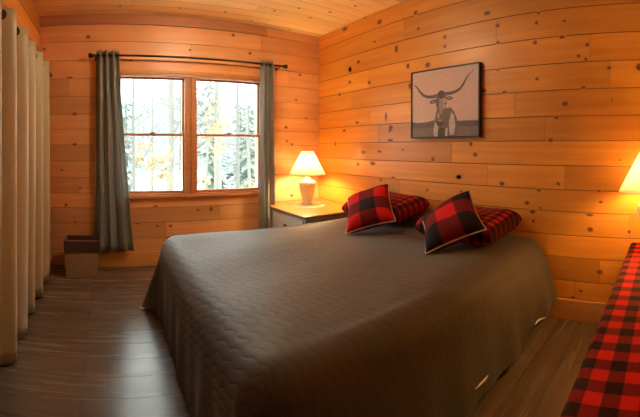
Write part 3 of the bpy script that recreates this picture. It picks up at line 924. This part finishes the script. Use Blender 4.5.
# ------------------------------------------------------------------ outdoors
SNOW = mat('snow', (.80, .82, .84), .8)
HILL = fabric('wooded_far_hill', (.10, .11, .12), scale=.3, sheen=0)
BARK = fabric('pale_bark', (.12, .115, .10), scale=14, sheen=0)
BARKD = fabric('grey_bark', (.09, .085, .075), scale=14, sheen=0)
LEAF = mat('dry_beech_leaves', (.22, .15, .07), .8)
NEED = mat('snowy_needles', (.17, .20, .17), .9)
rg = random.Random(11)
b = MB()
P = []
for i in range(31):
    row = []
    for j in range(31):
        x = -45 + 90 * i / 30; y = .4 + 80 * (j / 30) ** 1.6
        z = -1.6 - .035 * y + .25 * math.sin(x * .3) * math.cos(y * .21)
        row.append((x, y, z))
    P.append(row)
b.grid(P)
tag(b.build('snowy_ground', SNOW, smooth=True), kind='structure')
b = MB(); rows = []
for i in range(61):
    x = -150 + 300 * i / 60
    hgt = 15 + 5 * math.sin(x * .021 + 1) + 2.5 * math.sin(x * .06) + 1.0 * math.sin(x * .31)
    rows.append([(x, 80, -5), (x, 100, hgt * .45), (x, 125, hgt * .85), (x, 150, hgt), (x, 190, -5)])
b.grid(rows)
tag(b.build('distant_hill', HILL, smooth=True), kind='structure')

def tree(px, dist, r, height, label, kind='bare', seed=0, lean=0.0, group='trees outside the window'):
    rg = random.Random(seed)
    u = (px - 320) / F
    d = ROT.to_3x3() @ Vector((math.sin(u), math.cos(u), 0))
    t = dist / d.y
    X, Y = CAM.x + d.x * t, CAM.y + d.y * t
    gz = -1.6 - .035 * Y + .25 * math.sin(X * .3) * math.cos(Y * .21)
    e = empty({'bare': 'bare_tree', 'leafy': 'leafy_sapling', 'fir': 'fir_tree'}[kind], (X, Y, gz - .05))
    tag(e, label, 'tree')
    tb = MB(); bb = MB(); lb = MB()
    pts, rad = [], []
    for i in range(9):
        f = i / 8
        pts.append((lean * f * height + .12 * math.sin(3 * f + seed) * f, .1 * math.sin(2.3 * f + seed), f * height))
        rad.append(r * (1 - .75 * f))
    tb.tube(pts, rad, 10)
    tb.build('trunk', BARK if seed % 2 else BARKD, e, smooth=True)
    if kind == 'fir':
        for q in range(170):
            f = .06 + .92 * rg.random()
            a = rg.uniform(0, 2 * PI); L = (1 - f) * height * .30 + .1
            p0 = Vector((0, 0, f * height)); p1 = p0 + Vector((math.cos(a) * L, math.sin(a) * L, -.25 * L))
            w = Vector((-math.sin(a), math.cos(a), 0)) * (.10 * L + .04)
            lb.face([p0, p0.lerp(p1, .6) + w, p1, p0.lerp(p1, .6) - w])
            lb.face([p0, p0.lerp(p1, .6) + w * .6 - Vector((0, 0, .12 * L)), p1, p0.lerp(p1, .6) - w * .6 - Vector((0, 0, .12 * L))])
        lb.build('needles', NEED, e)
        return
    def branch(p, dr, L, r0, depth):
        n = 4
        q = [p]; dd = dr.copy()
        for i in range(n):
            dd = (dd + Vector((rg.uniform(-.22, .22), rg.uniform(-.22, .22), rg.uniform(-.08, .2)))).normalized()
            q.append(q[-1] + dd * L / n)
        bb.tube(q, [r0 * (1 - .8 * i / n) for i in range(n + 1)], 5, cap=False)
        if depth > 0:
            for k in range(4 if depth > 1 else 3):
                i = rg.randint(1, n)
                d2 = (dd + Vector((rg.uniform(-1, 1), rg.uniform(-1, 1), rg.uniform(-.3, .7)))).normalized()
                branch(q[i], d2, L * rg.uniform(.4, .65), r0 * .5, depth - 1)
        elif kind == 'leafy':
            for k in range(4):
                c = q[rg.randint(1, n)] + Vector((rg.uniform(-.08, .08), rg.uniform(-.08, .08), rg.uniform(-.08, .05)))
                a = Vector((rg.uniform(-1, 1), rg.uniform(-1, 1), rg.uniform(-1, 1))).normalized()
                s = a.orthogonal().normalized()
                lb.face([c, c + a * .04 + s * .022, c + a * .09, c + a * .04 - s * .022])
    nb = {'bare': 15, 'leafy': 13}[kind]
    for k in range(nb):
        f = rg.uniform(.15 if kind == 'leafy' else .25, .98)
        i = min(7, int(f * 8)); p = Vector(pts[i]).lerp(Vector(pts[i + 1]), f * 8 - i)
        a = rg.uniform(0, 2 * PI)
        branch(p, Vector((math.cos(a), math.sin(a), rg.uniform(.1, .9))).normalized(), height * rg.uniform(.14, .28) * (1.15 - f * .5), r * (1 - .7 * f) * .38, 2)
    bb.build('branches', BARK if seed % 2 else BARKD, e, smooth=True)
    if kind == 'leafy': lb.build('leaves', LEAF, e)

tree(170, 9, .13, 9, 'thick pale bare tree trunk seen through the left window just left of the mullion', seed=1)
tree(217, 8, .11, 9, 'thick bare tree trunk standing in the middle of the right window', seed=3, lean=.01)
tree(134, 14, .09, 9, 'slender bare tree seen at the left part of the left window', seed=4)
tree(152, 17, .09, 10, 'bare tree seen in the middle of the left window', seed=5)
tree(203, 12, .06, 8, 'thin bare tree at the left edge of the right window', seed=7, lean=.05)
tree(238, 13, .09, 9, 'bare branching tree in the right half of the right window', seed=8)
tree(252, 10, .06, 8, 'thin bare tree close to the right curtain in the right window', seed=9, lean=-.04)
tree(180, 31, .10, 10, 'distant bare tree hard by the left side of the mullion', seed=12)
tree(228, 36, .10, 11, 'distant bare tree right of the thick trunk in the right window', seed=13)
tree(146, 7.0, .022, 2.9, 'low sapling with dry yellow leaves in the lower left window', 'leafy', 21)
tree(159, 9.5, .022, 2.7, 'low sapling with dry leaves, lower left window, beside the thick trunk', 'leafy', 22)
tree(206, 6.5, .02, 3.3, 'sapling with dry yellow leaves at the left of the right window', 'leafy', 23)
tree(208, 17, .08, 8.5, 'narrow fir tree seen in the left part of the right window', 'fir', 31)
tree(240, 29, .10, 9.5, 'fir tree seen in the right part of the right window', 'fir', 32)
tree(249, 19, .09, 7.5, 'smaller fir tree by the right curtain in the right window', 'fir', 33)
tree(127, 28, .10, 9, 'fir tree seen at the far left edge of the left window', 'fir', 34)

# ------------------------------------------------------------------ sky and settings
w = bpy.data.worlds.new('overcast_sky'); sc.world = w; w.use_nodes = True
bg = w.node_tree.nodes['Background']
bg.inputs[0].default_value = (.90, 1, .97, 1)
bg.inputs[1].default_value = 4.6
# sampling portal in the window opening (gives no light of its own)
ld = bpy.data.lights.new('window_portal', 'AREA'); ld.shape = 'RECTANGLE'; ld.size = WX1 - WX0; ld.size_y = WZ1 - WZ0
ld.cycles.is_portal = True
lo = bpy.data.objects.new('window_portal', ld); COL.objects.link(lo)
lo.location = ((WX0 + WX1) / 2, .17, (WZ0 + WZ1) / 2); lo.rotation_euler = (-PI / 2, 0, 0)
sc.view_settings.view_transform = 'Standard'
sc.view_settings.look = 'None'
sc.view_settings.gamma = 1
sc.view_settings.use_curve_mapping = False
sc.view_settings.exposure = 1.17
sc.cycles.use_denoising = True
sc.cycles.max_bounces = 12
sc.cycles.diffuse_bounces = 7
sc.cycles.sample_clamp_indirect = 8
